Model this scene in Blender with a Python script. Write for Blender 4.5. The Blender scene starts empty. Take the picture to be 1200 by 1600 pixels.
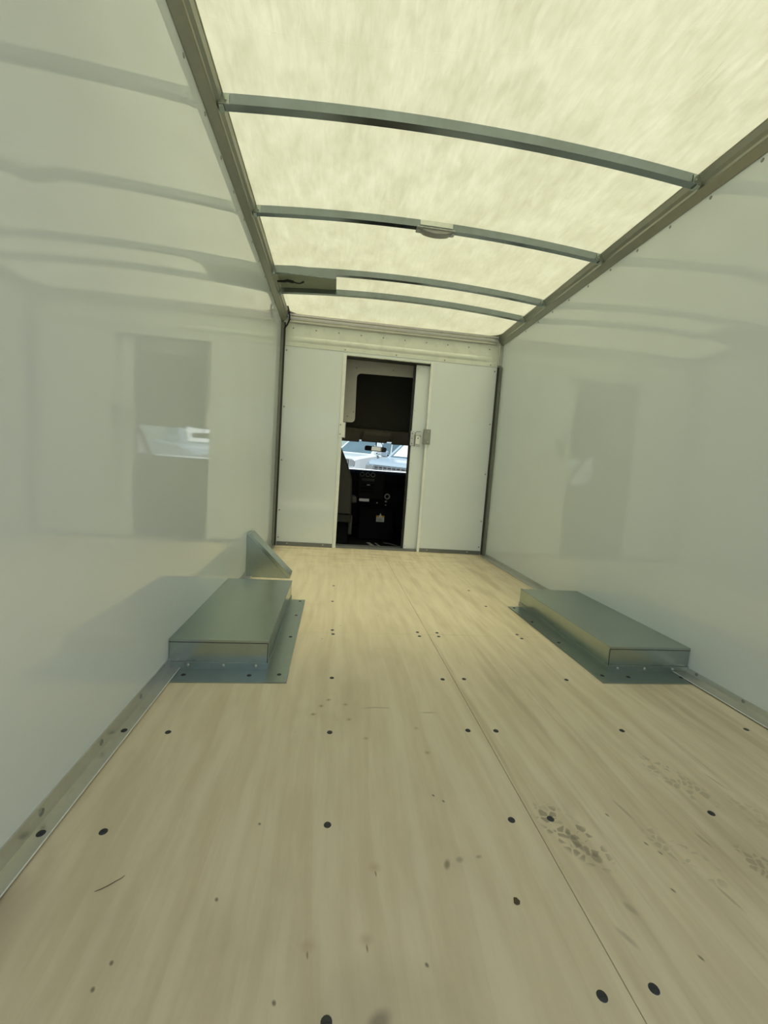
import bpy, bmesh, math, random
from mathutils import Vector, Matrix
random.seed(7)
S = bpy.context.scene
COL = S.collection
PI = math.pi

# ------------------------------------------------------------------ camera
def set_camera():
    yaw, pitch, roll, f = -0.121518578, -0.0935577441, -0.0700393195, 655.325874
    Rz = Matrix.Rotation(yaw, 3, 'Z'); Rx = Matrix.Rotation(pitch, 3, 'X'); Ry = Matrix.Rotation(roll, 3, 'Y')
    M = Rz @ Rx @ Ry                       # columns: right, forward, up
    r, fw, u = M.col[0], M.col[1], M.col[2]
    cam = bpy.data.cameras.new('camera'); o = bpy.data.objects.new('camera', cam); COL.objects.link(o)
    m = Matrix((( r.x, u.x, -fw.x, -0.533656), (r.y, u.y, -fw.y, 0), (r.z, u.z, -fw.z, 0.828427), (0, 0, 0, 1)))
    o.matrix_world = m
    cam.sensor_fit = 'VERTICAL'; cam.sensor_height = 36.0; cam.lens = f / 1600 * 36.0
    cam.clip_start = 0.02; cam.clip_end = 500
    S.camera = o
set_camera()

# ------------------------------------------------------------------ sky, sun, exposure
def set_world():
    w = bpy.data.worlds.new('sky'); S.world = w; w.use_nodes = True
    nt = w.node_tree; nt.nodes.clear()
    sky = nt.nodes.new('ShaderNodeTexSky'); sky.sky_type = 'NISHITA'; sky.sun_disc = False
    sky.sun_elevation = math.radians(59); sky.sun_rotation = math.radians(166)
    sky.air_density = 1.0; sky.dust_density = 1.5; sky.ozone_density = 1.0
    bg = nt.nodes.new('ShaderNodeBackground'); bg.inputs['Strength'].default_value = 0.13
    out = nt.nodes.new('ShaderNodeOutputWorld')
    nt.links.new(sky.outputs[0], bg.inputs[0]); nt.links.new(bg.outputs[0], out.inputs[0])
    l = bpy.data.lights.new('sun', 'SUN'); l.energy = 7.5; l.angle = math.radians(0.6); l.color = (1.0, 0.96, 0.88)
    o = bpy.data.objects.new('sun', l); COL.objects.link(o)
    d = Vector((0.12, -0.50, 0.86)).normalized()      # towards the sun
    o.rotation_euler = d.to_track_quat('Z', 'Y').to_euler(); o.location = d * 30
set_world()
S.view_settings.view_transform = 'Standard'; S.view_settings.look = 'None'
S.view_settings.gamma = 1.0; S.view_settings.exposure = 0.0; S.view_settings.use_curve_mapping = False
try:
    S.cycles.max_bounces = 14; S.cycles.diffuse_bounces = 8; S.cycles.glossy_bounces = 6
    S.cycles.transmission_bounces = 10; S.cycles.transparent_max_bounces = 12
    S.cycles.use_denoising = True; S.cycles.sample_clamp_indirect = 6.0
except Exception:
    pass

# ------------------------------------------------------------------ materials
class NT:
    def __init__(s, name):
        s.m = bpy.data.materials.new(name); s.m.use_nodes = True; s.t = s.m.node_tree; s.t.nodes.clear()
        s.out = s.n('ShaderNodeOutputMaterial')
    def n(s, typ, ins=None, **kw):
        nd = s.t.nodes.new(typ)
        for k, v in kw.items(): setattr(nd, k, v)
        for k, v in (ins or {}).items(): s.set(nd, k, v)
        return nd
    def set(s, nd, k, v):
        i = nd.inputs[k]
        if isinstance(v, bpy.types.NodeSocket): s.t.links.new(v, i)
        elif isinstance(v, bpy.types.Node): s.t.links.new(v.outputs[0], i)
        else: i.default_value = v
    def noise(s, vec, scale, detail=4, rough=.55, dist=0):
        return s.n('ShaderNodeTexNoise', {'Vector': vec, 'Scale': scale, 'Detail': detail, 'Roughness': rough, 'Distortion': dist}).outputs[0]
    def mapping(s, vec, loc=(0,0,0), rot=(0,0,0), scale=(1,1,1), typ='POINT'):
        return s.n('ShaderNodeMapping', {'Vector': vec, 'Location': loc, 'Rotation': rot, 'Scale': scale}, vector_type=typ).outputs[0]
    def ramp(s, v, a, b, lo=0., hi=1.):
        return s.n('ShaderNodeMapRange', {'Value': v, 'From Min': a, 'From Max': b, 'To Min': lo, 'To Max': hi}, interpolation_type='SMOOTHSTEP').outputs[0]
    def math(s, op, a, b=0.):
        nd = s.n('ShaderNodeMath', operation=op); s.set(nd, 0, a); s.set(nd, 1, b); return nd.outputs[0]
    def mix(s, fac, a, b):
        nd = s.n('ShaderNodeMix', data_type='RGBA')
        s.set(nd, 0, fac); s.set(nd, 6, a); s.set(nd, 7, b); return nd.outputs[2]
    def pos(s): return s.n('ShaderNodeTexCoord').outputs['Object']
    def bsdf(s, **kw):
        b = s.n('ShaderNodeBsdfPrincipled')
        for k, v in kw.items(): s.set(b, k.replace('_', ' '), v)
        s.t.links.new(b.outputs[0], s.out.inputs[0]); return b
    def bump(s, h, strength, dist=.01):
        return s.n('ShaderNodeBump', {'Height': h, 'Strength': strength, 'Distance': dist}).outputs[0]
def c4(r, g, b): return (r, g, b, 1.)

def simple(name, col, rough=.5, metal=0., var=.08, scale=18., spec=.5, bump=0.):
    k = NT(name); p = k.pos(); nz = k.noise(p, scale, 3)
    a = c4(*[x*(1-var) for x in col]); b = c4(*[min(1, x*(1+var)) for x in col])
    col_ = k.mix(k.ramp(nz, .3, .7), a, b)
    kw = dict(Base_Color=col_, Roughness=k.ramp(nz, .2, .8, rough*.9, min(1, rough*1.1)), Metallic=metal)
    bs = k.bsdf(**kw); bs.inputs['Specular IOR Level'].default_value = spec
    if bump: k.set(bs, 'Normal', k.bump(k.noise(p, scale*8, 3), bump, .002))
    return k.m

def mat_wall(name='white_liner', col=(.74, .805, .84), rough=.045):
    k = NT(name); p = k.pos()
    big = k.noise(k.mapping(p, scale=(1, .8, .8)), 1.3, 2)
    c = k.mix(k.ramp(big, .35, .65), c4(*[x*.97 for x in col]), c4(*col))
    wob = k.noise(k.mapping(p, scale=(1, .35, 1.6)), 2.2, 1)
    peel = k.noise(p, 220, 1)
    h = k.math('ADD', k.math('MULTIPLY', wob, 1.0), k.math('MULTIPLY', peel, .002))
    bs = k.bsdf(Base_Color=c, Roughness=rough, IOR=1.62)
    k.set(bs, 'Normal', k.bump(h, .10, .0012))
    return k.m

def mat_roof():
    k = NT('translucent_roof'); p = k.pos()
    fib = k.noise(k.mapping(p, scale=(1, .16, 1)), 48, 5, .7, .8)
    fib2 = k.noise(k.mapping(p, rot=(0, 0, .5), scale=(1, .3, 1)), 26, 4, .6, .5)
    mot = k.noise(k.mapping(p, scale=(1, .7, 1)), 6.5, 4, .6)
    dust = k.noise(p, 15, 6, .7)
    v = k.math('ADD', k.math('MULTIPLY', k.ramp(fib, .3, .7), .35), k.math('ADD', k.math('MULTIPLY', k.ramp(fib2, .3, .7), .25), k.math('MULTIPLY', k.ramp(mot, .3, .7), .4)))
    col = k.mix(v, c4(.52, .50, .30), c4(.78, .775, .52))
    col = k.mix(k.ramp(dust, .62, .8, 0, .35), col, c4(.55, .50, .30))
    tr = k.n('ShaderNodeBsdfTranslucent', {'Color': col})
    df = k.n('ShaderNodeBsdfDiffuse', {'Color': c4(.26, .27, .21)})
    rf = k.n('ShaderNodeBsdfRefraction', {'Color': k.mix(.5, col, c4(.42, .42, .30)), 'Roughness': .75, 'IOR': 1.35})
    sc = k.n('ShaderNodeMixShader', {0: .60, 1: tr.outputs[0], 2: rf.outputs[0]})
    gl = k.n('ShaderNodeAddShader', {0: sc.outputs[0], 1: df.outputs[0]})
    k.t.links.new(gl.outputs[0], k.out.inputs[0]); return k.m

def mat_steel(name, col=(.42, .44, .42), rough=.38, metal=.85, span=.12):
    k = NT(name); p = k.pos()
    sp = k.n('ShaderNodeTexVoronoi', {'Vector': p, 'Scale': 45.}).outputs[1]
    bw = k.n('ShaderNodeRGBToBW', {0: sp}).outputs[0]
    sm = k.noise(p, 7, 4)
    v = k.math('ADD', k.math('MULTIPLY', bw, .35), k.math('MULTIPLY', sm, .65))
    c = k.mix(k.ramp(v, .1, .9), c4(*[x*(1-span) for x in col]), c4(*[x*(1+span) for x in col]))
    br = k.noise(k.mapping(p, scale=(1, .05, 1)), 160, 2)
    bs = k.bsdf(Base_Color=c, Roughness=k.ramp(sm, .2, .8, rough*.92, rough*1.1), Metallic=metal)
    k.set(bs, 'Normal', k.bump(br, .03, .001))
    return k.m

def mat_ply(name, side):
    """birch plywood face; p is in world metres (floor origin at 0,0,0)"""
    k = NT(name); p = k.pos()
    base_a, base_b = (c4(.70, .605, .44), c4(.79, .70, .535))
    warp = k.n('ShaderNodeVectorMath', {0: p, 1: k.n('ShaderNodeVectorMath', {0: k.n('ShaderNodeTexNoise', {'Vector': k.mapping(p, scale=(1, .3, 1)), 'Scale': 1.6, 'Detail': 2.}).outputs[1], 1: (.22, .22, 0)}, operation='MULTIPLY').outputs[0]}, operation='ADD').outputs[0]
    grain = k.noise(k.mapping(warp, scale=(1, .10, 1)), 24, 4, .55)
    fine = k.noise(k.mapping(p, scale=(1, .035, 1)), 190, 3, .6)
    rings = k.n('ShaderNodeTexWave', {'Vector': k.mapping(warp, scale=(1, .16, 1)), 'Scale': 2.6, 'Distortion': 6., 'Detail': 2., 'Detail Scale': .7}, wave_profile='SAW').outputs[1]
    c = k.mix(k.ramp(grain, .3, .7), base_a, base_b)
    c = k.mix(k.ramp(fine, .55, .8, 0, .07 if side == 'l' else .2), c, c4(.52, .42, .27))
    c = k.mix(k.ramp(rings, .45, 1., 0, .13), c, c4(.54, .42, .26))
    if side == 'r':
        st = k.noise(k.mapping(p, scale=(1, .09, 1)), 11, 3, .6)
        c = k.mix(k.ramp(st, .47, .70, 0, .55), c, c4(.50, .41, .27))
        st2 = k.noise(k.mapping(p, loc=(3, 0, 0), scale=(1, .05, 1)), 30, 3, .6)
        c = k.mix(k.ramp(st2, .56, .74, 0, .42), c, c4(.48, .38, .25))
    dirt = k.noise(k.mapping(p, loc=(5, 2, 0), scale=(1, .55, 1)), 3.2, 6, .62)
    c = k.mix(k.ramp(dirt, .48, .75, 0, .26), c, c4(.40, .34, .24))
    # scuffs towards the bulkhead; gap shade painted along the left trim
    sx = k.n('ShaderNodeSeparateXYZ', {0: p})
    far = k.ramp(sx.outputs[1], 3.25, 4.35)
    scuff = k.ramp(k.noise(k.mapping(p, scale=(.45, 1.6, 1)), 7.5, 6, .65), .46, .68)
    c = k.mix(k.math('MULTIPLY', k.math('MULTIPLY', far, scuff), .55), c, c4(.37, .30, .20))
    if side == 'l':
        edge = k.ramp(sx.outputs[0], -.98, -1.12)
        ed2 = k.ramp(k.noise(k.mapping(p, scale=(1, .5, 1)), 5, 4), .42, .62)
        c = k.mix(k.math('MULTIPLY', k.math('MULTIPLY', edge, ed2), .55), c, c4(.30, .25, .17))  # shadow of the gap under the trim, painted dark and broken by noise
    def spot(c, x, y, rx, ry, ang, col, s, inner=.25):
        q = k.mapping(p, loc=(x, y, 0), rot=(0, 0, ang), scale=(rx, ry, 1), typ='TEXTURE')
        ln = k.n('ShaderNodeVectorMath', {0: q}, operation='LENGTH').outputs['Value']
        return k.mix(k.ramp(ln, 1., inner, 0, s), c, c4(*col))
    brown, black = (.22, .14, .06), (.10, .08, .06)
    if side == 'l':
        for x, y in ((-.533, .647), (-.43, .651), (-.402, .787)):
            c = spot(c, x, y+.014, .020, .017, 0, (.48, .34, .19), .42, 0.)
            c = spot(c, x, y, .0026, .009, .1, brown, .7)
        for x, y, s in ((-.56, 1.36, 1), (-.535, 1.41, 1), (-.51, 1.45, .9), (-.45, 1.42, .8), (-.44, 1.33, .8), (-.39, 1.23, .6), (-.21, 1.16, .7), (-.22, 1.28, .5)):
            c = spot(c, x, y, .014, .012, .3, (.36, .27, .15), .5*s)
            c = spot(c, x, y, .004, .006, .3, brown, .7*s)
        for x, y in ((-.231, .993), (-.209, .973), (-.55, 2.0), (-.46, 2.18), (-.24, 2.35), (-.66, .92), (-.71, .75), (-.33, .62), (-.58, .585), (-.86, .62), (-.85, .655)):
            c = spot(c, x, y, .0045, .006, .5, black, .75)
        c = spot(c, -.42, .55, .03, .02, .6, (.2, .17, .13), .7)
        c = spot(c, -.44, .57, .16, .10, .2, (.38, .33, .26), .28, 0.)
        c = spot(c, -.246, .80, .009, .017, -.4, (.24, .19, .12), .75)
        c = spot(c, -.215, .81, .012, .01, .5, (.3, .24, .16), .55)
        c = spot(c, -.17, .815, .010, .006, .2, (.3, .24, .16), .5)
        for x, y, a in ((-.36, 1.40, .1), (-.32, 1.40, -.05), (-.16, 1.37, 0)):
            c = spot(c, x, y, .04, .006, a, (.33, .26, .17), .45)
    else:
        # muddy shoe print: ellipse masks broken into tread blocks
        vor = k.n('ShaderNodeTexVoronoi', {'Vector': k.mapping(p, rot=(0, 0, .35)), 'Scale': 48., 'Randomness': .8}, feature='DISTANCE_TO_EDGE').outputs[0]
        cell = k.n('ShaderNodeTexVoronoi', {'Vector': k.mapping(p, rot=(0, 0, .35)), 'Scale': 48., 'Randomness': .8}).outputs[1]
        on = k.ramp(k.n('ShaderNodeRGBToBW', {0: cell}).outputs[0], .36, .46)
        tread = k.math('MULTIPLY', k.ramp(vor, .06, .14), on)
        def printmark(c, x, y, rx, ry, ang, s, col=(.25, .215, .16)):
            q = k.mapping(p, loc=(x, y, 0), rot=(0, 0, ang), scale=(rx, ry, 1), typ='TEXTURE')
            ln = k.n('ShaderNodeVectorMath', {0: q}, operation='LENGTH').outputs['Value']
            return k.mix(k.math('MULTIPLY', k.ramp(ln, 1., .7, 0, s), tread), c, c4(*col))
        c = printmark(c, .075, .865, .055, .115, .42, .62)
        c = printmark(c, .50, 1.03, .05, .13, .3, .34)
        c = printmark(c, .315, .80, .045, .10, .5, .28)
        c = printmark(c, .477, .765, .04, .06, .3, .42)
        c = printmark(c, .62, .88, .04, .09, .3, .15)
        c = spot(c, .075, .845, .010, .035, .25, (.25, .215, .16), .62, .6)
        c = spot(c, .10, .80, .013, .016, .2, (.25, .215, .16), .6, .6)
        c = spot(c, .055, .64, .008, .03, .5, (.3, .26, .2), .4)
        c = spot(c, .10, .69, .010, .02, .5, (.3, .26, .2), .45)
        for x, y in ((.246, .83), (.262, .805), (.205, .915), (.22, .72), (.17, .60), (.38, .63), (.46, .66)):
            c = spot(c, x, y, .004, .008, .4, black, .7)
        for x, y, l in ((.40, .835, .03), (.26, .93, .05), (.62, 1.02, .05), (.33, .70, .04)):
            c = spot(c, x, y, .006, l, .2, (.33, .27, .18), .45)
    bs = k.bsdf(Base_Color=c, Roughness=k.ramp(grain, .2, .8, .5, .62))
    bs.inputs['Specular IOR Level'].default_value = .35
    k.set(bs, 'Normal', k.bump(k.math('ADD', grain, fine), .08, .002))
    return k.m

M = {}
M['liner'] = mat_wall()
M['bulk'] = mat_wall('bulkhead_liner', (.76, .815, .84), .09)
M['painted'] = simple('painted_header', (.72, .76, .69), .28, 0, .03, 6)
M['roof'] = mat_roof()
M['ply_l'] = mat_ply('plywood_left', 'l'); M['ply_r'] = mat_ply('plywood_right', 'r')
M['galv'] = mat_steel('galvanised_sheet', (.40, .46, .43), .24, .9, .05)
M['galv_d'] = mat_steel('galvanised_flange', (.37, .43, .41), .30, .9, .06)
M['bow'] = mat_steel('roof_bow_steel', (.25, .29, .30), .22, .94, .05)
M['alu'] = mat_steel('aluminium_trim', (.62, .62, .58), .34, .9, .05)
M['rail'] = mat_steel('aluminium_rail', (.36, .37, .32), .42, .8, .05)
M['bright'] = simple('bright_edge', (.86, .88, .87), .3, 0, .03)
M['rivet'] = simple('rivet_metal', (.30, .31, .29), .4, .8)
M['rivet_l'] = simple('rivet_light', (.55, .56, .53), .35, .8)
M['screw'] = simple('screw_dark', (.055, .06, .07), .42, .6)
M['black'] = simple('black_rubber', (.012, .012, .012), .6)
M['dark'] = simple('dark_gap', (.05, .052, .046), .7)
M['post'] = simple('grey_post', (.20, .21, .185), .5, .3)
M['kick'] = mat_steel('kick_channel', (.20, .21, .21), .5, .7, .08)
M['patch'] = simple('olive_plate', (.25, .275, .20), .6, 0, .06)
M['lens'] = simple('lens_grey', (.28, .29, .27), .35)
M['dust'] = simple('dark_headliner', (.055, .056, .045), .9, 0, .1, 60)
M['headliner'] = simple('grey_headliner', (.40, .375, .31), .9, 0, .08, 80)
M['visor'] = simple('beige_visor', (.46, .44, .37), .85, 0, .06, 60)
M['cabwall'] = simple('cab_wall_paint', (.50, .49, .45), .45, 0, .03)
M['dash'] = simple('black_dash', (.005, .006, .007), .7, 0, .1, 40, .12)
M['dash2'] = simple('dash_panel', (.009, .010, .011), .6, 0, .1, 40, .15)
M['seat'] = simple('seat_vinyl', (.035, .034, .028), .6, 0, .1, 30)
M['silver'] = simple('silver_trim', (.50, .51, .52), .35, .6)
M['paper'] = simple('white_label', (.70, .70, .68), .6)
M['orange'] = simple('orange_label', (.75, .36, .03), .6)
M['white'] = simple('white_paint', (.80, .81, .82), .25, 0, .02, 2)
M['car_w'] = simple('car_white', (.50, .53, .56), .18, 0, .02, 2)
M['car_b'] = simple('car_silver_blue', (.34, .41, .48), .2, .1, .02, 2)
M['car_glass'] = simple('car_glass', (.10, .15, .18), .08, 0, .05, 2)
M['tyre'] = simple('tyre', (.02, .02, .02), .8)
M['chrome'] = simple('chrome_bar', (.75, .76, .78), .15, .9)
M['asphalt'] = simple('asphalt', (.16, .16, .155), .9, 0, .15, 25, bump=.2)
M['mirror'] = simple('mirror_glass', (.55, .55, .48), .06, .95, .02)
M['boot'] = simple('boot_rubber', (.02, .02, .019), .8)
M['chip'] = simple('leaf_chip', (.10, .075, .045), .8)
def mat_glass():
    k = NT('windshield_glass')
    lw = k.n('ShaderNodeLayerWeight', {'Blend': .12}); fr = lw; nz = k.noise(k.pos(), 3, 2)
    tr = k.n('ShaderNodeBsdfTransparent', {'Color': k.mix(nz, c4(.82, .92, .92), c4(.86, .95, .95))})
    gl = k.n('ShaderNodeBsdfGlossy', {'Roughness': .02})
    mx = k.n('ShaderNodeMixShader', {0: fr.outputs[0], 1: tr.outputs[0], 2: gl.outputs[0]})
    k.t.links.new(mx.outputs[0], k.out.inputs[0]); return k.m
M['glass'] = mat_glass()

# ------------------------------------------------------------------ mesh helpers
class B:
    """collects shapes, in world metres, into one mesh"""
    def __init__(s): s.bm = bmesh.new()
    def box(s, a, b, bev=0., seg=1, rot=None, piv=None):
        c = [(a[i]+b[i])/2 for i in range(3)]; d = [abs(b[i]-a[i]) for i in range(3)]
        r = bmesh.ops.create_cube(s.bm, size=1.); vs = r['verts']
        bmesh.ops.scale(s.bm, vec=d, verts=vs); bmesh.ops.translate(s.bm, vec=c, verts=vs)
        if bev:
            es = list({e for v in vs for e in v.link_edges})
            q = bmesh.ops.bevel(s.bm, geom=es, offset=bev, segments=seg, affect='EDGES', profile=.6)
            vs = list({v for f in q['faces'] for v in f.verts} | {v for v in vs if v.is_valid})
        if rot is not None:
            bmesh.ops.rotate(s.bm, cent=piv or c, matrix=rot, verts=vs)
        return s
    def prism(s, pts, axis, a, b, bev=0.):
        """pts: outline in the two other axes (cyclic order), extruded from a to b along axis"""
        def P(q, t):
            return {'x': (t, q[0], q[1]), 'y': (q[0], t, q[1]), 'z': (q[0], q[1], t)}[axis]
        v0 = [s.bm.verts.new(P(q, a)) for q in pts]; v1 = [s.bm.verts.new(P(q, b)) for q in pts]
        n = len(pts); fs = [s.bm.faces.new(v0), s.bm.faces.new(v1[::-1])]
        for i in range(n): fs.append(s.bm.faces.new((v0[i], v0[(i+1) % n], v1[(i+1) % n], v1[i])))
        bmesh.ops.recalc_face_normals(s.bm, faces=fs)
        if bev:
            bmesh.ops.bevel(s.bm, geom=list({e for f in fs for e in f.edges}), offset=bev, segments=1, affect='EDGES')
        return s
    def cyl(s, c, r, h, axis='z', seg=14, r2=None):
        """starts at c and runs h along axis"""
        r2 = r if r2 is None else r2
        q = bmesh.ops.create_cone(s.bm, cap_ends=True, segments=seg, radius1=r, radius2=r2, depth=abs(h)); vs = q['verts']
        bmesh.ops.translate(s.bm, vec=(0, 0, abs(h)/2), verts=vs)
        if h < 0: bmesh.ops.rotate(s.bm, cent=(0,0,0), matrix=Matrix.Rotation(PI, 3, 'X'), verts=vs)
        if axis == 'x': bmesh.ops.rotate(s.bm, cent=(0,0,0), matrix=Matrix.Rotation(PI/2, 3, 'Y'), verts=vs)
        if axis == 'y': bmesh.ops.rotate(s.bm, cent=(0,0,0), matrix=Matrix.Rotation(-PI/2, 3, 'X'), verts=vs)
        bmesh.ops.translate(s.bm, vec=c, verts=vs); return s
    def tube(s, pts, r, seg=8):
        pts = [Vector(p) for p in pts]; rings = []
        for i, p in enumerate(pts):
            t = (pts[min(i+1, len(pts)-1)] - pts[max(i-1, 0)]).normalized()
            a = t.orthogonal() if not rings else (rings_n - t*rings_n.dot(t))
            a.normalize(); rings_n = a; b = t.cross(a); rr = r[i] if isinstance(r, (list, tuple)) else r
            rings.append([s.bm.verts.new(p + (a*math.cos(2*PI*j/seg) + b*math.sin(2*PI*j/seg))*rr) for j in range(seg)])
        for i in range(len(rings)-1):
            for j in range(seg):
                f = s.bm.faces.new((rings[i][j], rings[i][(j+1) % seg], rings[i+1][(j+1) % seg], rings[i+1][j])); f.smooth = True
        s.bm.faces.new(rings[0][::-1]); s.bm.faces.new(rings[-1]); return s
    def torus(s, c, R, r, axis='y', seg=20, sub=6):
        c = Vector(c); vs = []
        for i in range(seg):
            a = 2*PI*i/seg; row = []
            for j in range(sub):
                b = 2*PI*j/sub; x, y, z = (R+r*math.cos(b))*math.cos(a), (R+r*math.cos(b))*math.sin(a), r*math.sin(b)
                v = {'y': (x, z, y), 'z': (x, y, z), 'x': (z, x, y)}[axis]
                row.append(s.bm.verts.new(c + Vector(v)))
            vs.append(row)
        for i in range(seg):
            for j in range(sub):
                s.bm.faces.new((vs[i][j], vs[(i+1) % seg][j], vs[(i+1) % seg][(j+1) % sub], vs[i][(j+1) % sub])).smooth = True
        return s
    def quad(s, *pts): s.bm.faces.new([s.bm.verts.new(p) for p in pts]); return s
    def dome(s, c, r, h, axis, sign=1, seg=10):
        """rivet head standing on a surface"""
        rows = [(1., 0.), (.94, .45), (.7, .8), (.35, .97)]; c = Vector(c); prev = None
        def P(x, y, z): return {'x': (z*sign, x, y), 'y': (x, z*sign, y), 'z': (x, y, z*sign)}[axis]
        for k, hh in rows:
            cur = [s.bm.verts.new(c + Vector(P(r*k*math.cos(2*PI*j/seg), r*k*math.sin(2*PI*j/seg), h*hh))) for j in range(seg)]
            if prev:
                for j in range(seg): s.bm.faces.new((prev[j], prev[(j+1) % seg], cur[(j+1) % seg], cur[j])).smooth = True
            prev = cur
        s.bm.faces.new(prev); return s
    def build(s, name, mat, parent=None, smooth=False):
        me = bpy.data.meshes.new(name); o = bpy.data.objects.new(name, me); COL.objects.link(o)
        bmesh.ops.recalc_face_normals(s.bm, faces=s.bm.faces)
        if parent is not None:
            o.parent = parent; L = wloc(parent)
            bmesh.ops.translate(s.bm, vec=-L, verts=s.bm.verts)
        if smooth:
            for f in s.bm.faces: f.smooth = True
        s.bm.to_mesh(me); s.bm.free(); me.materials.append(M[mat]); return o
def wloc(o):
    L = Vector(o.location)
    while o.parent: o = o.parent; L += Vector(o.location)
    return L
def empty(name, loc):
    o = bpy.data.objects.new(name, None); COL.objects.link(o); o.location = loc; o.empty_display_size = .1; return o
def tag(o, label, cat, group=None):
    o['label'] = label; o['category'] = cat
    if group: o['group'] = group
    return o
def thing(name, loc, label, cat, group=None): return tag(empty(name, loc), label, cat, group)
def struct(o, label=None, cat=None):
    o['kind'] = 'structure'
    if label: o['label'] = label
    if cat: o['category'] = cat
    return o
def copy_tree(o, parent=None):
    c = o.copy(); COL.objects.link(c); c.parent = parent
    for ch in list(o.children): copy_tree(ch, c)
    return c
_proto = {}
def inst(key, maker, parent, loc):
    """a small piece (rivet, screw) sharing mesh data; loc in world metres"""
    name, mat = key.split(':')[0], key.split(':')[1]
    if key not in _proto:
        b = B(); maker(b); o = b.build(name, mat); _proto[key] = o.data
    else:
        o = bpy.data.objects.new(name, _proto[key]); COL.objects.link(o)
    o.parent = parent; o.location = Vector(loc) - wloc(parent); return o
def screw(parent, x, y, z=.0):
    def mk(b):
        b.cyl((0, 0, 0), .0090, .0012, 'z', 14, .0080)
        b.box((-.0055, -.0013, .0012), (.0055, .0013, .0016)); b.box((-.0013, -.0055, .0012), (.0013, .0055, .0016))
    return inst('screw:screw', mk, parent, (x, y, z))
def rivet(parent, loc, axis, sign, r=.008, mat='rivet', h=.004):
    return inst('rivet:%s:%s%d:%g' % (mat, axis, sign, r), lambda b: b.dome((0,0,0), r, h, axis, sign), parent, loc)

# ------------------------------------------------------------------ dimensions of the cargo box
XL, XR = -1.143, 1.147         # faces of the side liners
Y0, D = -1.25, 4.413           # rear edge, face of the front bulkhead
ZJ, ZR, XI = 2.242, 2.3245, 1.078   # liner top, roof edge, inner edge of roof rail
def zroof(x, y=0):
    t = min(1, max(0, (D-.04-y)/.45)); t = t*t*(3-2*t)
    return ZR + .05*(1-(x/XI)**2)*t

# ------------------------------------------------------------------ structure: floor
fl = struct(empty('floor', (0, 0, 0)), 'light birch plywood cargo floor with scuffs and dark screws', 'floor')
g = .0008
B().box((XL-.03, Y0, -.045), (XR+.03, D+.02, -.0185)).build('subfloor', 'dark', fl)
YS = 2.085
sheets = {}
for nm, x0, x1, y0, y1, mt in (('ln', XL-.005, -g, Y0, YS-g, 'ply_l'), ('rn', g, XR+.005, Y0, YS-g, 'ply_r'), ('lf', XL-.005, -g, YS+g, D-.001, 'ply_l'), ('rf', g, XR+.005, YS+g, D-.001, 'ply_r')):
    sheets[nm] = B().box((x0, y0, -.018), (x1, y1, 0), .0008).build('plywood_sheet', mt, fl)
for nm, xs in (('ln', (-.99, -.5, -.05)), ('rn', (.048, .5, .985))):
    for y in (.56, .912, 1.263, 1.612, 2.062):
        for x in xs:
            if abs(x) > .95 and y > 1.5: continue
            screw(sheets[nm], x+random.uniform(-.004, .004), y+random.uniform(-.004, .004))
for nm, xs in (('lf', (-.5, -.05)), ('rf', (.05, .5))):
    for y in (2.112, 2.59, 2.95):
        for x in xs:
            if abs(x) < .1 and y > 2.2: continue
            screw(sheets[nm], x+random.uniform(-.004, .004), y+random.uniform(-.004, .004))

# ------------------------------------------------------------------ structure: side walls
wl = struct(B().box((XL-.03, Y0, -.04), (XL, D+.04, ZJ)).build('wall_left', 'liner'), 'glossy white left liner wall of the cargo box', 'wall')
wr = struct(B().box((XR, Y0, -.04), (XR+.03, D+.04, ZJ)).build('wall_right', 'liner'), 'glossy white right liner wall of the cargo box', 'wall')
for z in (1.98, 1.42, .88, .37, .08):
    rivet(wl, (XL, D-.075, z), 'x', 1, .007, 'rivet_l'); rivet(wr, (XR, D-.075, z), 'x', -1, .007, 'rivet_l')
for i in range(12):
    y = 1.20 + .243*i
    rivet(wl, (XL, y, ZJ-.018), 'x', 1, .008); rivet(wr, (XR, y, ZJ-.018), 'x', -1, .008)

# base angles along the walls
def base_angle(name, side, y0, y1, label):
    xw = XL if side < 0 else XR; w, h = (.045, .042) if side < 0 else (.076, .026)
    b = B(); s = -side
    b.prism([(xw, .0005), (xw+s*.012, .0005), (xw+s*.016, .0040), (xw+s*w, .0055), (xw+s*w, .0080), (xw+s*.010, .0062), (xw+s*.0045, h), (xw, h)], 'y', y0, y1)
    o = struct(b.build(name, 'alu'), label, 'trim')
    B().box((xw+s*w, y0, .0052), (xw+s*(w+.0022), y1, .0084), .0006).build('rolled_edge', 'bright', o); return o
bl = base_angle('baseboard_left', -1, Y0, 4.33, 'aluminium angle along the foot of the left wall with dark screws')
br = base_angle('baseboard_right', 1, Y0, 4.33, 'aluminium angle along the foot of the right wall')
for y in (.905, 1.264): screw(bl, XL+.028, y, .0074)
for y in (.94, 1.181, 1.421): rivet(bl, (XL+.0060, y, .026), 'x', 1, .009, 'rivet', .004)
for y in (.93, 1.28): screw(br, XR-.035, y, .0074)
for y in (1.16, 1.42, 1.64): rivet(br, (XR-.0060, y, .018), 'x', -1, .008, 'rivet', .005)
for y in (2.75, 3.0, 3.3, 3.6, 3.9): rivet(br, (XR-.0055, y, .016), 'x', -1, .006, 'rivet_l', .003)

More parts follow.
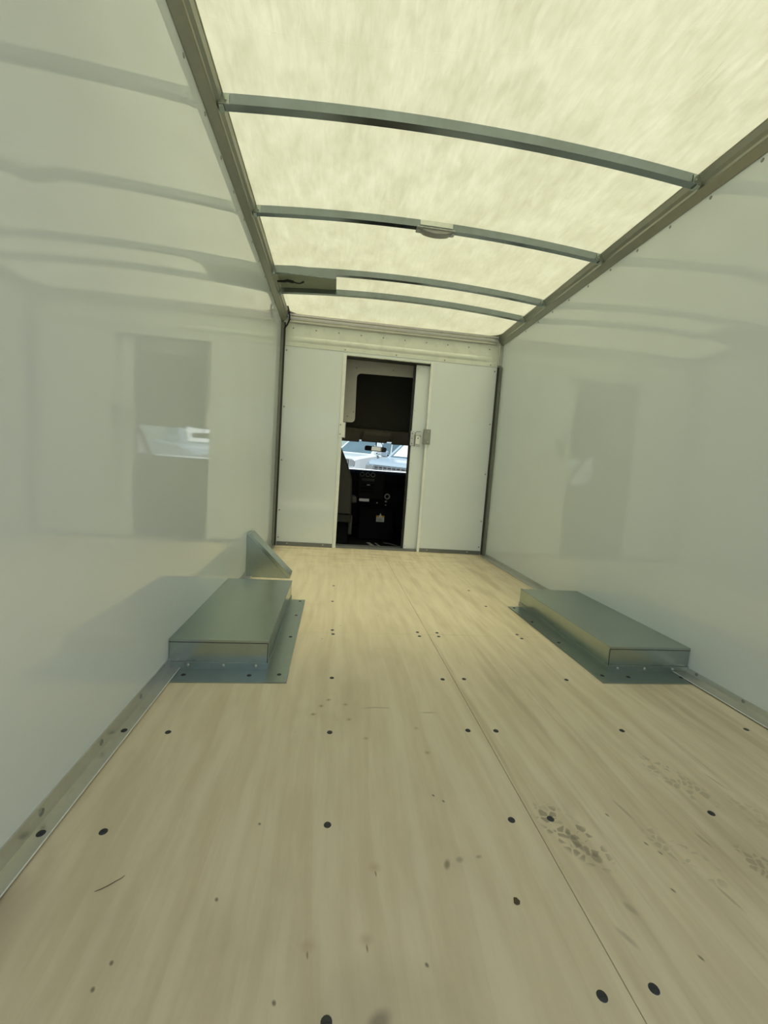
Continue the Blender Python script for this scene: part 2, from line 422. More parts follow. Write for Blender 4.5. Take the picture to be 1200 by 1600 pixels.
# ------------------------------------------------------------------ structure: roof, rails, front trim
b = B(); nx, ny = 24, 60
vs = [[b.bm.verts.new((-1.15+2.3*i/nx, Y0-.05+(D+.10-Y0)*j/ny, zroof(-1.15+2.3*i/nx, Y0-.05+(D+.10-Y0)*j/ny))) for i in range(nx+1)] for j in range(ny+1)]
for j in range(ny):
    for i in range(nx): b.bm.faces.new((vs[j][i], vs[j][i+1], vs[j+1][i+1], vs[j+1][i])).smooth = True
ceil = struct(b.build('ceiling', 'roof'), 'pale yellow translucent fibreglass roof glowing with daylight', 'ceiling')

def rail(name, side, label):
    xw = (XL if side < 0 else XR); s = -side; e = XI
    def X(d): return xw + s*d
    wd = abs(xw) - e
    pr = [(0, ZJ), (.006, ZJ-.001), (.012, ZJ+.004), (.036, ZJ+.026), (.042, ZJ+.028), (.0425, ZJ+.040), (.048, ZJ+.046), (.055, ZJ+.053), (wd-.004, ZR-.005), (wd, ZR-.002), (wd, ZR+.004), (wd-.006, ZR+.006), (-.03, ZR+.0), (-.03, ZJ)]
    return struct(B().prism([(X(d), z) for d, z in pr], 'y', Y0, D+.03).build(name, 'rail'), label, 'trim')
rail('trim_1', -1, 'grooved aluminium roof rail above the left wall'); rail('trim_2', 1, 'grooved aluminium roof rail above the right wall')

# front header extrusion under the roof edge
pr = [(D, 2.243), (D-.012, 2.243), (D-.016, 2.25), (D-.016, 2.262), (D-.022, 2.266), (D-.030, 2.27), (D-.034, 2.284), (D-.026, 2.288), (D-.026, 2.296), (D-.040, 2.302), (D-.046, 2.318), (D-.040, 2.322), (D-.040, 2.331), (D, 2.336)]
ft = struct(B().prism(pr, 'x', -1.075, 1.075).build('trim_3', 'alu'), 'ribbed aluminium extrusion where roof meets the bulkhead', 'trim')
for s in (-1, 1):
    pts = [(s*1.085, D-.15), (s*1.085, D-.03), (s*.97, D-.03)]
    n = 8
    arc = []
    for i in range(n+1):
        t = i/n; arc.append(((1-t)**2*s*.97 + 2*t*(1-t)*s*1.065 + t*t*s*1.085, (1-t)**2*(D-.03) + 2*t*(1-t)*(D-.05) + t*t*(D-.15)))
    B().prism([(s*1.085, D-.03)] + arc, 'z', 2.322, 2.331).build('corner_fillet', 'rail', ft)
# closing strip between extrusion and the domed roof
nseg = 20; b = B()
pts = [(-1.075+2.15*i/nseg, zroof(-1.075+2.15*i/nseg, D)) for i in range(nseg+1)]
b.prism([(-1.075, 2.30)] + pts + [(1.075, 2.30)], 'y', D-.02, D).build('closing_strip', 'alu', ft)

# ------------------------------------------------------------------ structure: front bulkhead
OX0, OX1, OZ = -.486, .388, 1.985       # door opening
wf = struct(empty('wall_front', (0, D, 0)), 'white front bulkhead with doorway into the truck cab', 'wall')
B().box((-1.105, D, .0), (OX0-.035, D+.025, 2.02), .001).build('bulkhead_panel', 'bulk', wf)
B().box((OX1+.025, D, .0), (1.105, D+.025, 2.035), .001).build('bulkhead_panel', 'bulk', wf)
B().box((OX0-.035, D, OZ+.004), (OX1+.025, D+.025, 2.03), .001).build('bulkhead_panel', 'bulk', wf)
B().box((-1.15, D+.004, 2.02), (1.15, D+.03, 2.30), .001).build('header_panel', 'painted', wf)
# pressed ridge across the header, its ends fading out
b = B(); prof = [(0, 2.066), (.007, 2.078), (.008, 2.098), (.003, 2.112), (0, 2.118)]
xs = [(-1.06, 0), (-.98, .35), (-.86, 1), (.86, 1), (.98, .35), (1.06, 0)]
rows = [[b.bm.verts.new((x, D+.0035-d*k, z)) for d, z in prof] for x, k in xs]
for i in range(len(rows)-1):
    for j in range(len(prof)-1): b.bm.faces.new((rows[i][j], rows[i+1][j], rows[i+1][j+1], rows[i][j+1])).smooth = True
b.build('header_ridge', 'painted', wf)
B().box((-1.10, D-.004, 2.018), (1.10, D+.002, 2.052), .0015).build('header_strip', 'painted', wf)
# jambs
B().box((OX0-.035, D-.010, .0), (OX0, D+.012, OZ+.012), .0015).build('door_jamb', 'bright', wf)
B().box((OX1, D-.010, .0), (OX1+.026, D+.012, OZ+.012), .0015).build('door_jamb', 'bright', wf)
B().box((OX0, D-.006, OZ-.002), (OX1, D+.012, OZ+.012), .001).build('door_head', 'painted', wf)
B().box((OX0-.002, D+.012, OZ-.012), (OX1, D+.10, OZ+.02)).build('door_track', 'dark', wf)
B().box((OX0, D-.004, .0), (OX1, D+.13, .022), .001).build('threshold', 'kick', wf)
kb = []
for x0, x1 in ((-1.098, OX0-.037), (OX1+.028, 1.098)):
    kb.append(struct(B().box((x0, D-.012, .0005), (x1, D-.0005, .042), .001).build('kick_channel', 'kick', wf)))
for o, xs in ((kb[0], (-.99, -.62)), (kb[1], (.50, .95))):
    for x in xs: rivet(o, (x, D-.012, .026), 'y', -1, .007, 'rivet_l', .003)
for i in range(10): rivet(wf, (-1.03+.226*i, D+.004, 2.195), 'y', -1, .0075)
for x in (-.505, .02, .53, 1.03): rivet(wf, (x, D-.004, 2.036), 'y', -1, .0075)
for z in (1.975, 1.42, .885, .37, .085):
    rivet(wf, (-1.085, D, z), 'y', -1, .0085); rivet(wf, (1.082, D, z), 'y', -1, .0085)
# bright strike plate on the left jamb
kp = B().box((-.525, D-.016, 1.158), (-.455, D-.010, 1.312), .002).box((-.462, D-.016, 1.158), (-.455, D+.03, 1.312), .001).build('strike_plate', 'bright', wf)
for z in (1.19, 1.285): rivet(kp, (-.508, D-.016, z), 'y', -1, .007)
# keeper bracket on the right jamb
kp = B().box((.372, D-.022, 1.155), (.438, D-.010, 1.312), .003).box((.366, D-.022, 1.155), (.374, D+.02, 1.312), .001).build('keeper_bracket', 'lens', wf)
for z in (1.18, 1.288): rivet(kp, (.415, D-.022, z), 'y', -1, .008, 'rivet_l')

# corner posts between side liners and bulkhead
def post(name, side, z1, label):
    xa = side*1.146; xb = side*1.104
    b = B().box((xa, D-.006, .0), (xb, D+.02, z1), .001)
    o = struct(b.build(name, 'dark'), label, 'trim')
    xw = XL if side < 0 else XR
    B().box((xw-side*.0005, D-.05, .0), (xw-side*.026, D-.007, z1-.01), .002).build('edge_angle', 'post', o)
    return o
pl = post('trim_4', -1, 2.24, 'dark grey corner post left of the bulkhead with black cable beside it')
pr_ = post('trim_5', 1, 2.02, 'dark grey corner post right of the bulkhead')
B().box((1.147, D-.02, 2.03), (1.105, D+.02, 2.242), .003).build('post_top', 'alu', pr_)

# ------------------------------------------------------------------ sliding cab door (door_1)
dr = struct(empty('door_1', (.65, D+.045, 0)), 'white sliding door panel mostly slid behind the right bulkhead panel', 'door')
B().box((.247, D+.040, .005), (1.10, D+.066, OZ-.013), .003).build('door_panel', 'bulk', dr)
B().box((.222, D+.060, .005), (.247, D+.075, OZ-.013), .002).build('door_edge', 'black', dr)
lt = B().box((.236, D+.034, 1.135), (.275, D+.040, 1.29), .001).box((.275, D+.030, 1.13), (.345, D+.040, 1.145), .002).box((.275, D+.030, 1.24), (.345, D+.040, 1.252), .002).build('door_latch', 'alu', dr)
B().box((.290, D+.018, 1.150), (.334, D+.040, 1.236), .004).build('latch_block', 'bright', lt)
B().cyl((.314, D+.018, 1.215), .006, -.003, 'y').build('latch_pin', 'screw', lt)
B().tube([(.283, D+.028, 1.13), (.283, D+.026, 1.27), (.30, D+.026, 1.285), (.34, D+.026, 1.285)], .004).build('latch_rod', 'rivet', lt)
for z in (1.155, 1.21, 1.262): rivet(lt, (.254, D+.034, z), 'y', -1, .007)
for z in (1.93, 1.50, .95, .55, .05): rivet(dr, (.262, D+.040, z), 'y', -1, .006, 'rivet_l')

# unseen roll-up door, added to block roof light from the near floor
rd = struct(empty('shade_door', (0, .2, 2.15)), 'unseen white roll-up door added under the roof to shade the near floor', 'door')
for i in range(7):
    y0 = Y0+.06+i*.318
    B().box((-1.06, y0, 2.150), (1.06, y0+.312, 2.172), .002).build('door_panel', 'painted', rd)
for sd in (-1, 1): B().box((sd*1.062, Y0, 2.135), (sd*1.10, 1.0, 2.185), .003).build('door_track', 'galv', rd)

# ------------------------------------------------------------------ roof bows
def make_bow(y, label, extra=None):
    root = thing('roof_bow', (0, y, ZR-.043), label, 'roof bow', 'roof bows across the cargo box')
    b = B(); n = 28; xe = 1.090
    # hat section: near web, bottom flange with small lips
    sec = [(-.0165, 0), (-.0165, -.036), (-.0195, -.037), (-.0195, -.043), (.0195, -.043), (.0195, -.037), (.0165, -.036), (.0165, 0)]
    rings = []
    for i in range(n+1):
        x = -xe + 2*xe*i/n; z = zroof(x) - .0015
        rings.append([b.bm.verts.new((x, y+dy+.0165, z+dz)) for dy, dz in sec])
    m = len(sec)
    for i in range(n):
        for j in range(m): b.bm.faces.new((rings[i][j], rings[i][(j+1) % m], rings[i+1][(j+1) % m], rings[i+1][j]))
    b.bm.faces.new(rings[0]); b.bm.faces.new(rings[-1][::-1])
    b.build('channel', 'bow', root)
    for s in (-1, 1):
        e = B().box((s*1.075, y-.003, ZR-.052), (s*1.095, y+.036, ZR-.004), .0015).box((s*1.052, y-.0045, ZR-.044), (s*1.095, y-.0015, ZR-.004), .0008).build('end_bracket', 'galv', root)
        rivet(e, (s*1.066, y-.0045, ZR-.030), 'y', -1, .005)
    return root
make_bow(1.20, 'galvanised roof bow nearest the camera, just clipping the upper right corner')
make_bow(1.94, 'largest galvanised roof bow spanning the full width, first from the viewer')
bow2 = make_bow(2.675, 'galvanised roof bow that carries the small dome light')
make_bow(3.415, 'thin roof bow at the near edge of the olive plate')
make_bow(3.785, 'thin roof bow closest to the front bulkhead')

# dome light hanging under the second bow
dl = thing('dome_light', (-.01, 2.685, 2.30), 'small grey dome light under the middle of a roof bow', 'light')
yb = 2.675
zb = zroof(0) - .0445
B().box((-.128, yb-.014, zb-.010), (.112, yb+.050, zb), .003).build('base_plate', 'lens', dl)
b = B()
pts = []
for i in range(11):
    t = i/10; pts.append((-.100+.190*t, zb-.010-.021*math.sin(PI*min(1, max(0, t)))**.55))
b.prism([(-.100, zb-.010)] + pts[1:-1] + [(.090, zb-.010)], 'y', yb-.010, yb+.046, .002).build('lens', 'lens', dl)
for x in (-.113, .098):
    B().cyl((x, yb+.014, zb-.010), .012, -.009, 'z').build('screw_ear', 'silver', dl)
B().box((-.108, yb-.0050, zb+.012), (.095, yb-.0005, zb+.040), .001).build('bow_reflection', 'painted', dl)  # pale plate standing in for the reflection on the bow's side face

# olive blanking plate and wire at the left front of the roof
zp = zroof(-.85)
pp = thing('blanking_plate', (-.84, 3.60, zp-.03), 'olive blanking plate between two roof bows at the left rail', 'plate')
b = B(); xs = [-1.075+.46*i/8 for i in range(9)]
b.prism([(x, zroof(x)-.008) for x in xs] + [(x, zroof(x)-.004) for x in xs[::-1]], 'y', 3.452, 3.783).build('plate', 'patch', pp)
B().box((-1.075, 3.404, ZR-.046), (-.615, 3.4145, ZR+.014), .001).build('plate_lip', 'bow', pp)
wi = thing('wire_stub', (-.95, 3.60, ZR-.03), 'short black wire lying under the olive blanking plate', 'wire')
B().tube([(-1.082, 3.62, ZR-.026), (-1.03, 3.60, ZR-.030), (-1.0, 3.59, ZR-.026), (-.955, 3.60, ZR-.027)], [.008, .010, .012, .012], 8).build('sleeve', 'black', wi)
B().tube([(-.955, 3.60, ZR-.027), (-.93, 3.62, ZR-.024), (-.905, 3.625, ZR-.022), (-.875, 3.59, ZR-.02)], [.006, .005, .005, .007], 6).build('lead', 'black', wi)

# black cable dropping down the left front corner
cb = B().tube([(-1.068, 4.20, 2.322), (-1.060, 4.24, 2.300), (-1.058, 4.28, 2.275), (-1.060, 4.33, 2.245), (-1.085, 4.365, 2.205), (-1.115, 4.375, 2.165), (-1.1185, 4.378, 2.10), (-1.1185, 4.378, 1.9), (-1.1185, 4.378, 1.4), (-1.1185, 4.378, .7), (-1.1185, 4.378, .01)], .0075, 8).build('power_cable', 'black')
tag(cb, 'black cable looping from the roof rail down the left front corner', 'cable')

# ------------------------------------------------------------------ wheel boxes
def wheel_box(side, label):
    s = -side; xw = XL if side < 0 else XR
    if side < 0: xi, xf, y0, y1, f0, f1, h = -.760, -.672, 1.672, 2.60, 1.562, 2.585, .122
    else: xi, xf, y0, y1, f0, f1, h = .742, .650, 1.695, 2.62, 1.585, 2.585, .118
    root = thing('wheel_box', ((xw+xi)/2, (y0+y1)/2, 0), label, 'wheel box', 'wheel boxes on the plywood floor')
    t = .0025
    # folded lid: top plate with thin turned-down lips
    bx = B().box((xw+s*.001, y0+.001, .004), (xi-s*.001, y1-.001, h-.002), .001).build('body', 'galv', root)
    B().box((xw+s*.001, y0-.0012, h-.002), (xi+s*.0012, y1, h+.0006), .0006).box((xw+s*.001, y0-.0014, h-.010), (xi+s*.0012, y0+.0012, h-.0005), .0005).build('lid', 'galv', root)
    B().box((xi-s*.002, y0-.0016, .004), (xi+s*.002, y0+.002, h-.003), .0004).build('corner_fold', 'galv_d', root)
    B().box((xw+s*.002, y0-.0022, h-.0125), (xi-s*.001, y0+.001, h-.0098)).build('lid_seam', 'dark', root)
    B().box((xi-s*.0005, y0-.0024, .030), (xi-s*.0032, y0+.001, h-.012)).build('fold_seam', 'dark', root)
    a = B().box((xw+s*.001, y0-.004, .0006), (xi+s*.002, y0+.0008, .030), .0006).box((xw+s*.001, f0, .0006), (xf, y0-.001, .0034), .0006).build('front_angle', 'galv_d', root)
    c = B().box((xi-s*.0008, y0-.003, .0034), (xi+s*.0035, y1, .030), .0006).box((xi+s*.001, f0+.001, .0036), (xf-s*.001, f1, .0062), .0006).build('side_angle', 'galv_d', root)
    L = abs(xi-xw)
    for k in (.20, .55, .88): rivet(a, (xw+s*L*k, y0-.004, .018), 'y', -1, .0065, 'rivet_l')
    for k in (.20, .84): rivet(a, (xw+s*L*k, f0+.055, .0034), 'z', 1, .009, 'screw', .003)
    rivet(c, (xf-s*.035, f0+.06, .0062), 'z', 1, .009, 'screw', .003)
    for y in (2.0, 2.30, 2.555): rivet(c, (xf-s*.03, y, .0062), 'z', 1, .0085, 'screw', .003)
    return root
wheel_box(-1, 'galvanised wheel box against the left wall')
wheel_box(1, 'galvanised wheel box against the right wall')

# sloping gusset cover on the left wall
gs = thing('corner_gusset', (-.98, 3.13, 0), 'galvanised triangular gusset cover on the left wall behind the wheel box', 'bracket')
xw = XL
B().prism([(xw+.001, .0008), (-.835, .0008), (-.835, .010), (xw+.004, .312), (xw+.001, .312)], 'y', 3.098, 3.101).build('side_plate', 'galv_d', gs)
B().prism([(-.832, .001), (-.820, .001), (-.818, .022), (xw+.030, .322), (xw+.001, .322), (xw+.001, .308), (xw+.006, .308), (-.842, .010)], 'y', 3.096, 3.245, .001).build('sloped_plate', 'galv', gs)

# debris on the plywood
o = B().tube([(-.940, .776, .0012), (-.930, .780, .0016), (-.920, .786, .0020), (-.911, .794, .0020), (-.904, .800, .0016), (-.900, .806, .0012)], [.0004, .0007, .0008, .0008, .0006, .0004], 5).build('wood_splinter', 'chip')
tag(o, 'thin curved wood splinter lying on the floor at left', 'splinter')
b = B(); b.prism([(-.134, .712), (-.130, .723), (-.124, .722), (-.120, .715), (-.123, .709), (-.130, .708)], 'z', .0003, .0022, .0006)
tag(b.build('dirt_crumb', 'chip'), 'small brown crumb of dirt on the floor left of the centre seam', 'crumb')

# ------------------------------------------------------------------ cab behind the doorway
Yc = D + .25
cw = struct(empty('wall_cab', (0, Yc, 1.3)), 'grey back wall of the truck cab seen through the doorway', 'wall')
def rounded(pts, rad, n=5):
    out = []
    for i, p in enumerate(pts):
        r = rad.get(i, 0); p = Vector(p)
        if not r: out.append(tuple(p)); continue
        a = (Vector(pts[i-1])-p).normalized(); c = (Vector(pts[(i+1) % len(pts)])-p).normalized()
        p0, p1 = p+a*r, p+c*r
        for k in range(n+1):
            t = k/n; out.append(tuple((1-t)**2*p0 + 2*t*(1-t)*p + t*t*p1))
    return out
out = rounded([(-.98, 2.2), (-.98, 1.348), (-.354, 1.348), (-.362, 1.876), (.60, 1.890), (.60, 1.348), (.98, 1.348), (.98, 2.2)], {2: .05, 3: .055, 4: .055, 5: .05})
B().prism(out, 'y', Yc, Yc+.012).build('cab_panel', 'cabwall', cw)
for x, z in ((-.375, 1.46), (-.44, 1.41), (-.37, 1.93), (.03, 1.94)): rivet(cw, (x, Yc, z), 'y', -1, .008)
# rubber boot between box and cab
bt = struct(empty('trim_6', (0, D+.14, 0)), 'black rubber boot joining the box doorway to the cab', 'trim')
B().box((-.99, D+.03, -.15), (-.955, Yc+.02, 2.2)).build('boot_side', 'boot', bt)
B().box((1.12, D+.03, -.15), (1.155, Yc+.02, 2.2)).build('boot_side', 'boot', bt)
B().box((-.99, D+.03, 2.20), (1.155, Yc+.02, 2.24)).build('boot_top', 'boot', bt)
B().box((-.99, D+.03, -.16), (1.155, Yc+.02, -.05)).build('boot_sill', 'boot', bt)
# cab shell
Yw0, Yw1 = 5.92, 6.55         # windshield top, bottom
struct(B().box((-1.0, Yc, -.18), (1.0, 6.7, -.06), .01).build('floor_cab', 'dash'), 'dark rubber floor of the truck cab', 'floor')
for nm, s_ in (('wall_cab_left', -1), ('wall_cab_right', 1)):
    struct(B().box((s_*.96, Yc+.03, -.18), (s_*1.0, 5.9, 2.22)).box((s_*.96, 5.9, -.18), (s_*1.0, 6.75, .86)).build(nm, 'dust'), 'dark inner %s side of the truck cab' % ('left' if s_ < 0 else 'right'), 'wall')
struct(B().box((-1.0, Yc, 2.20), (1.0, 5.40, 2.24)).build('ceiling_cab', 'dust'), 'dark underside of the raised cab cap', 'ceiling')
struct(B().box((-1.0, 5.33, 1.374), (1.0, 5.37, 2.22)).build('wall_overhead', 'dust'), 'dark overhead panel behind the rounded cab opening', 'wall')
hl = struct(B().prism([(5.325, 1.352), (5.36, 1.372), (5.96, 1.315), (5.94, 1.262)], 'x', -.95, .95).build('ceiling_headliner', 'headliner'), 'grey cab headliner sloping to the windshield', 'ceiling')
B().box((-.95, 5.300, 1.362), (.95, 5.33, 1.374), .002).build('headliner_lip', 'dust', hl)
struct(B().box((-.95, 6.56, -.05), (.95, 6.62, .83)).build('wall_firewall', 'dash'), 'black firewall behind the dashboard', 'wall')
# overhead centre piece
B().prism([(5.40, 1.345), (5.88, 1.270), (5.90, 1.235), (5.50, 1.30)], 'x', -.20, .155, .008).build('overhead_console', 'visor', hl)
def visor(x0, x1, tilt, label):
    r = thing('sun_visor', ((x0+x1)/2, 5.80, 1.27), label, 'sun visor', 'sun visors above the windshield')
    B().prism([(5.52, 1.318), (5.54, 1.322), (5.86, 1.252-tilt), (5.85, 1.228-tilt), (5.82, 1.230-tilt)], 'x', x0, x1, .006).build('flap', 'visor', r)
    B().tube([(x0+.02, 5.86, 1.252-tilt), ((x0+x1)/2, 5.865, 1.25-tilt), (x1-.02, 5.86, 1.252-tilt)], .007, 6).build('pivot_rod', 'dash2', r)
    return r
visor(-.78, -.235, .006, 'folded beige sun visor at left above the windshield')
visor(.215, .76, .006, 'folded beige sun visor at right above the windshield')
# windshield
w1 = struct(empty('window_1', (0, 6.2, .86)), 'cab windshield with parked white vehicles beyond', 'window')
gl = B().quad((-.93, Yw1, .845), (.93, Yw1, .845), (.86, Yw0, 1.30), (-.86, Yw0, 1.30)).build('pane', 'glass', w1)
B().box((-.97, Yw1-.02, .815), (.97, Yw1+.04, .848), .004).build('lower_frame', 'dash', w1)
for s in (-1, 1): B().tube([(s*.96, Yw1, .84), (s*.885, Yw0, 1.31)], .035, 6).build('pillar', 'dust', w1)
# rear view mirror
mr = thing('rear_view_mirror', (.02, 5.88, 1.16), 'black rear view mirror hanging inside the windshield', 'mirror')
b = B(); b.prism(rounded([(-.150, 1.118), (.155, 1.118-.008), (.160, 1.182-.008), (-.145, 1.188)], {0: .025, 1: .025, 2: .025, 3: .03}, 5), 'y', 5.872, 5.90, .004)
b.build('housing', 'black', mr)
B().prism(rounded([(-.055, 1.124), (.148, 1.118), (.152, 1.170), (-.050, 1.178)], {1: .02, 2: .02}, 4), 'y', 5.868, 5.8715).build('glass', 'mirror', mr)
B().tube([(.010, 5.885, 1.185), (.012, 5.90, 1.23), (.012, 5.94, 1.275)], .009, 6).build('stem', 'black', mr)
B().tube([(.11, 5.885, 1.175), (.10, 5.89, 1.21), (.07, 5.92, 1.255), (.06, 5.94, 1.275)], .004, 6).build('wire', 'black', mr)

# dashboard
db = thing('dashboard', (0, 6.1, .2), 'black dashboard with knobs, vents and silver details below the windshield', 'dashboard')
B().prism([(5.70, .10), (5.70, .62), (5.66, .70), (5.70, .80), (5.78, .838), (6.2, .842), (6.53, .842), (6.53, .10)], 'x', -.95, .95, .008).build('body', 'dash', db)
B().prism(rounded([(-.215, .46), (.13, .46), (.13, .815), (-.215, .815)], {0: .02, 1: .02, 2: .02, 3: .02}), 'y', 5.635, 5.69, .003).build('centre_stack', 'dash2', db)
for i, x in enumerate((-.175, -.10, -.03)):
    kn = B().cyl((x, 5.635, .785), .024, -.014, 'y', 16, .020).build('knob', 'dash', db)
    B().torus((x, 5.628, .785), .026, .004, 'y').build('knob_ring', 'lens', kn)
B().box((-.17, 5.630, .70), (-.005, 5.637, .735), .002).build('radio_display', 'seat', db)
for i in range(3):
    B().box((-.185, 5.628, .635-.047*i), (-.005, 5.637, .663-.047*i), .002).build('switch_row', 'dash', db)
B().box((-.105, 5.624, .640), (-.06, 5.630, .656), .001).build('button', 'lens', db)
B().prism(rounded([(-.195, .425), (-.06, .425), (-.06, .462), (-.195, .462)], {0: .012, 3: .016}), 'y', 5.622, 5.634).build('ashtray_lid', 'silver', db)
B().torus((.19, 5.690, .505), .032, .008, 'y').build('socket_ring', 'silver', db)
for z in (.425, .372): B().box((.165, 5.690, z), (.19, 5.699, z+.022), .002).build('switch', 'silver', db)
B().cyl((.05, 5.634, .415), .008, -.004, 'y').build('screw_cap', 'silver', db)
# engine cover with warning label
ec = thing('engine_cover', (.03, 5.55, -.06), 'black engine cover between the seats with an orange and white label', 'engine cover')
B().prism([(5.40, -.06), (5.43, .32), (5.48, .37), (5.62, .39), (5.62, -.06)], 'x', -.20, .26, .02).build('body', 'dash', ec)
lb = B().prism([(.030, .185), (.135, .185), (.135, .262), (.030, .262)], 'y', 5.400, 5.404).build('warning_label', 'paper', ec); lb.location.y += .006
B().box((.030, 5.402, .248), (.135, 5.4045, .268)).build('orange_band', 'orange', ec)
B().prism([(.062, .250), (.103, .250), (.083, .300)], 'y', 5.398, 5.404).build('warning_triangle', 'paper', ec)
for i in range(3): B().box((.04, 5.404, .198+.013*i), (.122-.01*i, 5.4052, .203+.013*i)).build('print_line', 'lens', ec)
# driver seat
ds = thing('driver_seat', (-.55, 5.1, -.06), 'dark vinyl driver seat at the left edge of the doorway', 'seat')
B().prism(rounded([(-.86, .30), (-.318, .30), (-.332, .72), (-.40, .92), (-.49, 1.10), (-.68, 1.11), (-.80, .92), (-.87, .72)], {3: .12, 4: .03, 5: .03, 6: .1}), 'y', 4.92, 5.06, .02).build('backrest', 'seat', ds)
B().box((-.87, 4.95, .20), (-.315, 5.52, .34), .04, 3).build('cushion', 'seat', ds)
B().box((-.325, 4.98, .44), (-.26, 5.34, .52), .025, 3).build('armrest', 'seat', ds)
B().prism([(4.98, -.06), (5.45, -.06), (5.40, .20), (5.02, .20)], 'x', -.82, -.34, .012).build('pedestal', 'dash', ds)
B().prism(rounded([(4.97, .06), (5.12, .06), (5.10, .22), (4.99, .30)], {0: .02, 1: .02, 2: .02, 3: .02}), 'x', -.345, -.300, .006).build('recliner_cover', 'seat', ds)
# strap and loose rod on the cab floor
st = thing('seat_belt_strap', (-.04, 4.95, -.06), 'grey webbing straps crossing the dark cab floor', 'strap')
B().prism([(-.10, 5.18), (-.055, 5.18), (.03, 4.75), (-.02, 4.75)], 'z', -.0595, -.054).build('strap', 'lens', st)
B().prism([(.005, 5.17), (.022, 5.17), (.085, 4.82), (.06, 4.82)], 'z', -.0595, -.054).build('strap', 'lens', st)
o = B().tube([(.12, 5.20, -.054), (.20, 5.12, -.05), (.30, 4.95, -.05), (.36, 4.80, -.054)], .006, 6).build('metal_rod', 'silver')
tag(o, 'thin pale rod lying on the dark cab floor', 'rod')
# own hood in front of the windshield
hd = struct(B().prism([(6.63, .80), (6.66, .858), (6.95, .866), (7.30, .85), (7.70, .72), (7.72, .0), (6.63, .0)], 'x', -.92, .92, .02).build('trim_7', 'white'), 'white hood of the truck in front of the windshield', 'hood')
# cab roof outside, so the cab is closed to the sun
struct(B().prism([(5.372, 1.40), (5.372, 1.50), (5.80, 1.42), (5.97, 1.33), (5.95, 1.320), (5.372, 1.380)], 'x', -1.0, 1.0).build('trim_8', 'white'), 'white outer roof skin of the truck cab', 'roof')

# ------------------------------------------------------------------ outside
SL = .0725
def zg(y): return -.90 + SL*y
gr = struct(B().prism([(-60, zg(-60)), (42, zg(42)), (42, zg(42)-.3), (-60, zg(-60)-.3)], 'x', -60, 60).build('ground', 'asphalt'), 'grey asphalt parking lot around the truck', 'ground')

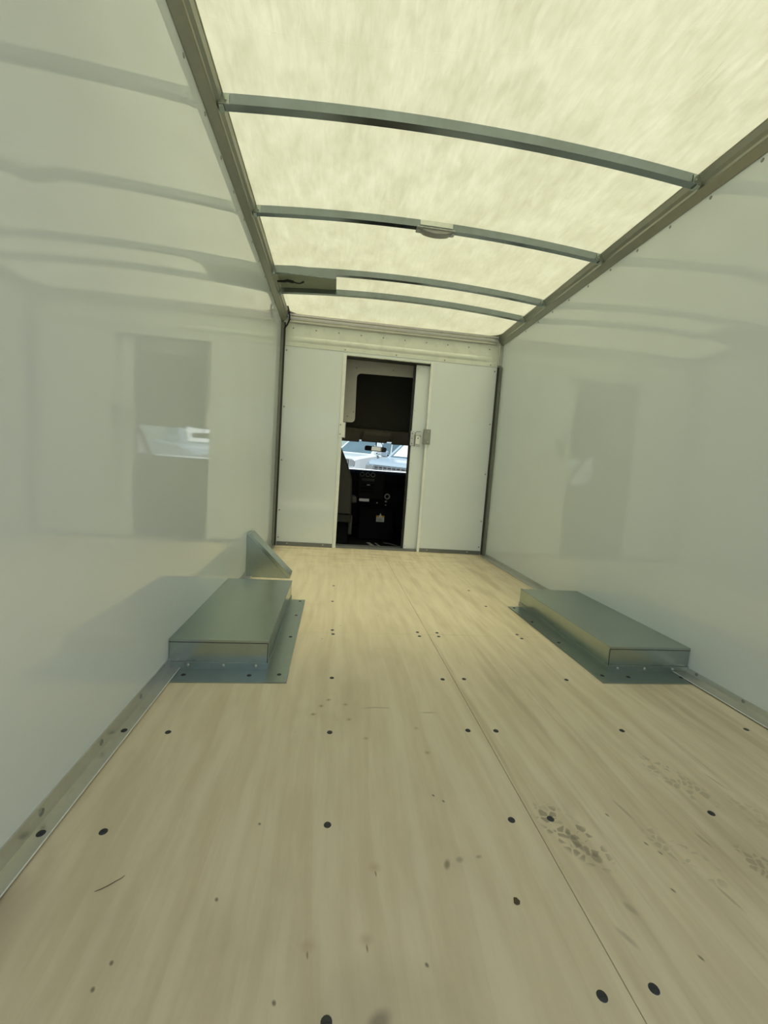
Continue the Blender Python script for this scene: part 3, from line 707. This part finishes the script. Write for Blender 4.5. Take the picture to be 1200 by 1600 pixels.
def vehicle(name, loc, rot, paint, kind, label, cat, W=1.95, L=5.4, hood=1.18, roof=1.90, shade=None):
    """front faces local -y; built around the ground origin, then placed"""
    root = thing(name, (0, 0, 0), label, cat)
    w = W/2
    def loft(b, secs):
        rows = []
        for y, half, zlo, zhi, r in secs:
            pts = [(-half, zlo), (half, zlo), (half, zhi-r), (half-r, zhi), (-half+r, zhi), (-half, zhi-r)]
            rows.append([b.bm.verts.new((x, y, z)) for x, z in pts])
        for i in range(len(rows)-1):
            for j in range(6): b.bm.faces.new((rows[i][j], rows[i][(j+1) % 6], rows[i+1][(j+1) % 6], rows[i+1][j])).smooth = False
        b.bm.faces.new(rows[0][::-1]); b.bm.faces.new(rows[-1])
    b = B()
    belt = hood - .03
    loft(b, [(0, w-.16, .50, hood-.16, .06), (.06, w-.07, .42, hood-.09, .10), (.25, w-.02, .36, hood-.05, .10), (1.25, w, .34, hood+.02, .07), (1.45, w, .34, hood, .04), (L-.1, w, .34, belt, .05), (L, w-.06, .45, belt-.06, .06)])
    b.build('body', paint, root)
    end = 3.35 if kind == 'pickup' else L-.08
    c = B()
    # greenhouse
    def ring(y, half, z): return (y, half, z)
    base = [(1.22, w-.08), (end, w-.07)]; top = [(2.02, w-.26), (end-.25, w-.25)]
    vb = [c.bm.verts.new(q) for q in ((-base[0][1], 1.22, hood-.01), (base[0][1], 1.22, hood-.01), (base[1][1], end, hood-.04), (-base[1][1], end, hood-.04))]
    vt = [c.bm.verts.new(q) for q in ((-top[0][1], 2.02, roof-.04), (top[0][1], 2.02, roof-.04), (top[1][1], end-.25, roof-.03), (-top[1][1], end-.25, roof-.03))]
    for i in range(4): c.bm.faces.new((vb[i], vb[(i+1) % 4], vt[(i+1) % 4], vt[i]))
    c.bm.faces.new(vt)
    c.build('cabin', paint, root)
    r2 = B(); loft(r2, [(2.0, w-.30, roof-.06, roof-.03, .02), (2.25, w-.25, roof-.06, roof, .04), (end-.35, w-.24, roof-.06, roof, .04), (end-.24, w-.27, roof-.06, roof-.02, .03)]); r2.build('roof_skin', paint, root)
    def lerp(a, d, t): return tuple(a[i]+(d[i]-a[i])*t for i in range(3))
    def pane(nm, A, Bq, Cq, Dq, off, mt='car_glass'):
        o = Vector(off); bb = B()
        p = [Vector(q)+o for q in (A, Bq, Cq, Dq)]; q = [x - o*1.6 for x in p]
        v = [bb.bm.verts.new(x) for x in p] + [bb.bm.verts.new(x) for x in q]
        for f in ((0,1,2,3), (7,6,5,4), (0,4,5,1), (1,5,6,2), (2,6,7,3), (3,7,4,0)): bb.bm.faces.new([v[i] for i in f])
        bb.build(nm, mt, root)
    VB = [tuple(v.co) for v in ()]
    bl_, br_, brr, blr = (-base[0][1], 1.22, hood-.01), (base[0][1], 1.22, hood-.01), (base[1][1], end, hood-.04), (-base[1][1], end, hood-.04)
    tl_, tr_, trr, tlr = (-top[0][1], 2.02, roof-.04), (top[0][1], 2.02, roof-.04), (top[1][1], end-.25, roof-.03), (-top[1][1], end-.25, roof-.03)
    def inner(a, b_, c_, d_, u0, u1, v0, v1):
        f = lambda u, v: lerp(lerp(a, b_, u), lerp(d_, c_, u), v)
        return f(u0, v0), f(u1, v0), f(u1, v1), f(u0, v1)
    pane('windshield', *inner(bl_, br_, tr_, tl_, .06, .94, .10, .93), (0, -.008, .008))
    if shade: pane('sunshade', *inner(bl_, br_, tr_, tl_, .10, .90, .16, .88), (0, -.011, .011), shade)
    nw = 2 if kind == 'pickup' else 3
    for i in range(nw):
        u0, u1 = .05+i*.92/nw+.03, .05+(i+1)*.92/nw
        pane('side_window', *inner(br_, brr, trr, tr_, u0 + (.05 if i == 0 else 0), u1, .12, .90), (.009, 0, .003))
        pane('side_window', *inner(bl_, blr, tlr, tl_, u0 + (.05 if i == 0 else 0), u1, .12, .90), (-.009, 0, .003))
    # front: grille, headlights, bumper
    gy = -.012
    gz0, gz1 = hood-.46, hood-.18
    gf = B().box((-w+.36, gy, gz0), (w-.36, .06, gz1), .01).build('grille', 'dash', root)
    for i in range(5):
        z = gz0+.025+i*(gz1-gz0-.05)/4
        B().box((-w+.37, gy-.02, z-.012), (w-.37, gy+.004, z+.012), .003).build('grille_bar', 'chrome', gf)
    for i in range(9):
        x = (-w+.40)+i*(W-.80)/8
        B().box((x-.01, gy-.016, gz0+.01), (x+.01, gy+.002, gz1-.01), .002).build('grille_bar', 'chrome', gf)
    for s in (-1, 1):
        B().prism(rounded([(s*(w-.34), gz0+.02), (s*(w-.10), gz0+.06), (s*(w-.09), gz1-.02), (s*(w-.34), gz1)], {1: .04, 2: .05}), 'y', -.004, .16, .008).build('headlight', 'silver', root)
        m_ = B().box((s*(w+.01), 1.42, hood+.02), (s*(w+.22), 1.56, hood+.22), .035, 2).build('wing_mirror', paint, root)
        B().box((s*(w-.06), 1.47, hood+.05), (s*(w+.03), 1.53, hood+.10), .01).build('mirror_arm', 'dash', m_)
        for y in (.95, L-1.15):
            wh = B().cyl((s*(w-.24), y, .39), .39, s*.25, 'x', 24).build('wheel', 'tyre', root)
            B().cyl((s*(w+.003), y, .39), .23, s*.012, 'x', 18).build('hub', 'chrome', wh)
    B().box((-w+.04, -.10, .36), (w-.04, .12, .58), .05, 2).build('bumper', 'chrome', root)
    if kind == 'pickup':
        B().box((-w+.10, end+.10, hood-.10), (w-.10, L-.12, hood-.025), .004).build('bed_cover', 'dash', root)
    root.location = (loc[0], loc[1], zg(loc[1]))
    root.rotation_euler = (Matrix.Rotation(math.atan(SL), 3, 'X') @ Matrix.Rotation(rot, 3, 'Z')).to_euler()
    return root
vehicle('pickup_truck', (1.05, 11.9), -.62, 'car_b', 'pickup', 'pale pickup truck with chrome grille and white sunshade, nearest beyond the windshield', 'truck', hood=1.22, roof=1.80, shade='paper')
vehicle('utility_vehicle', (-.55, 16.4), -.62, 'car_w', 'suv', 'white utility vehicle parked left of and behind the pickup', 'car', hood=1.16, roof=1.78)
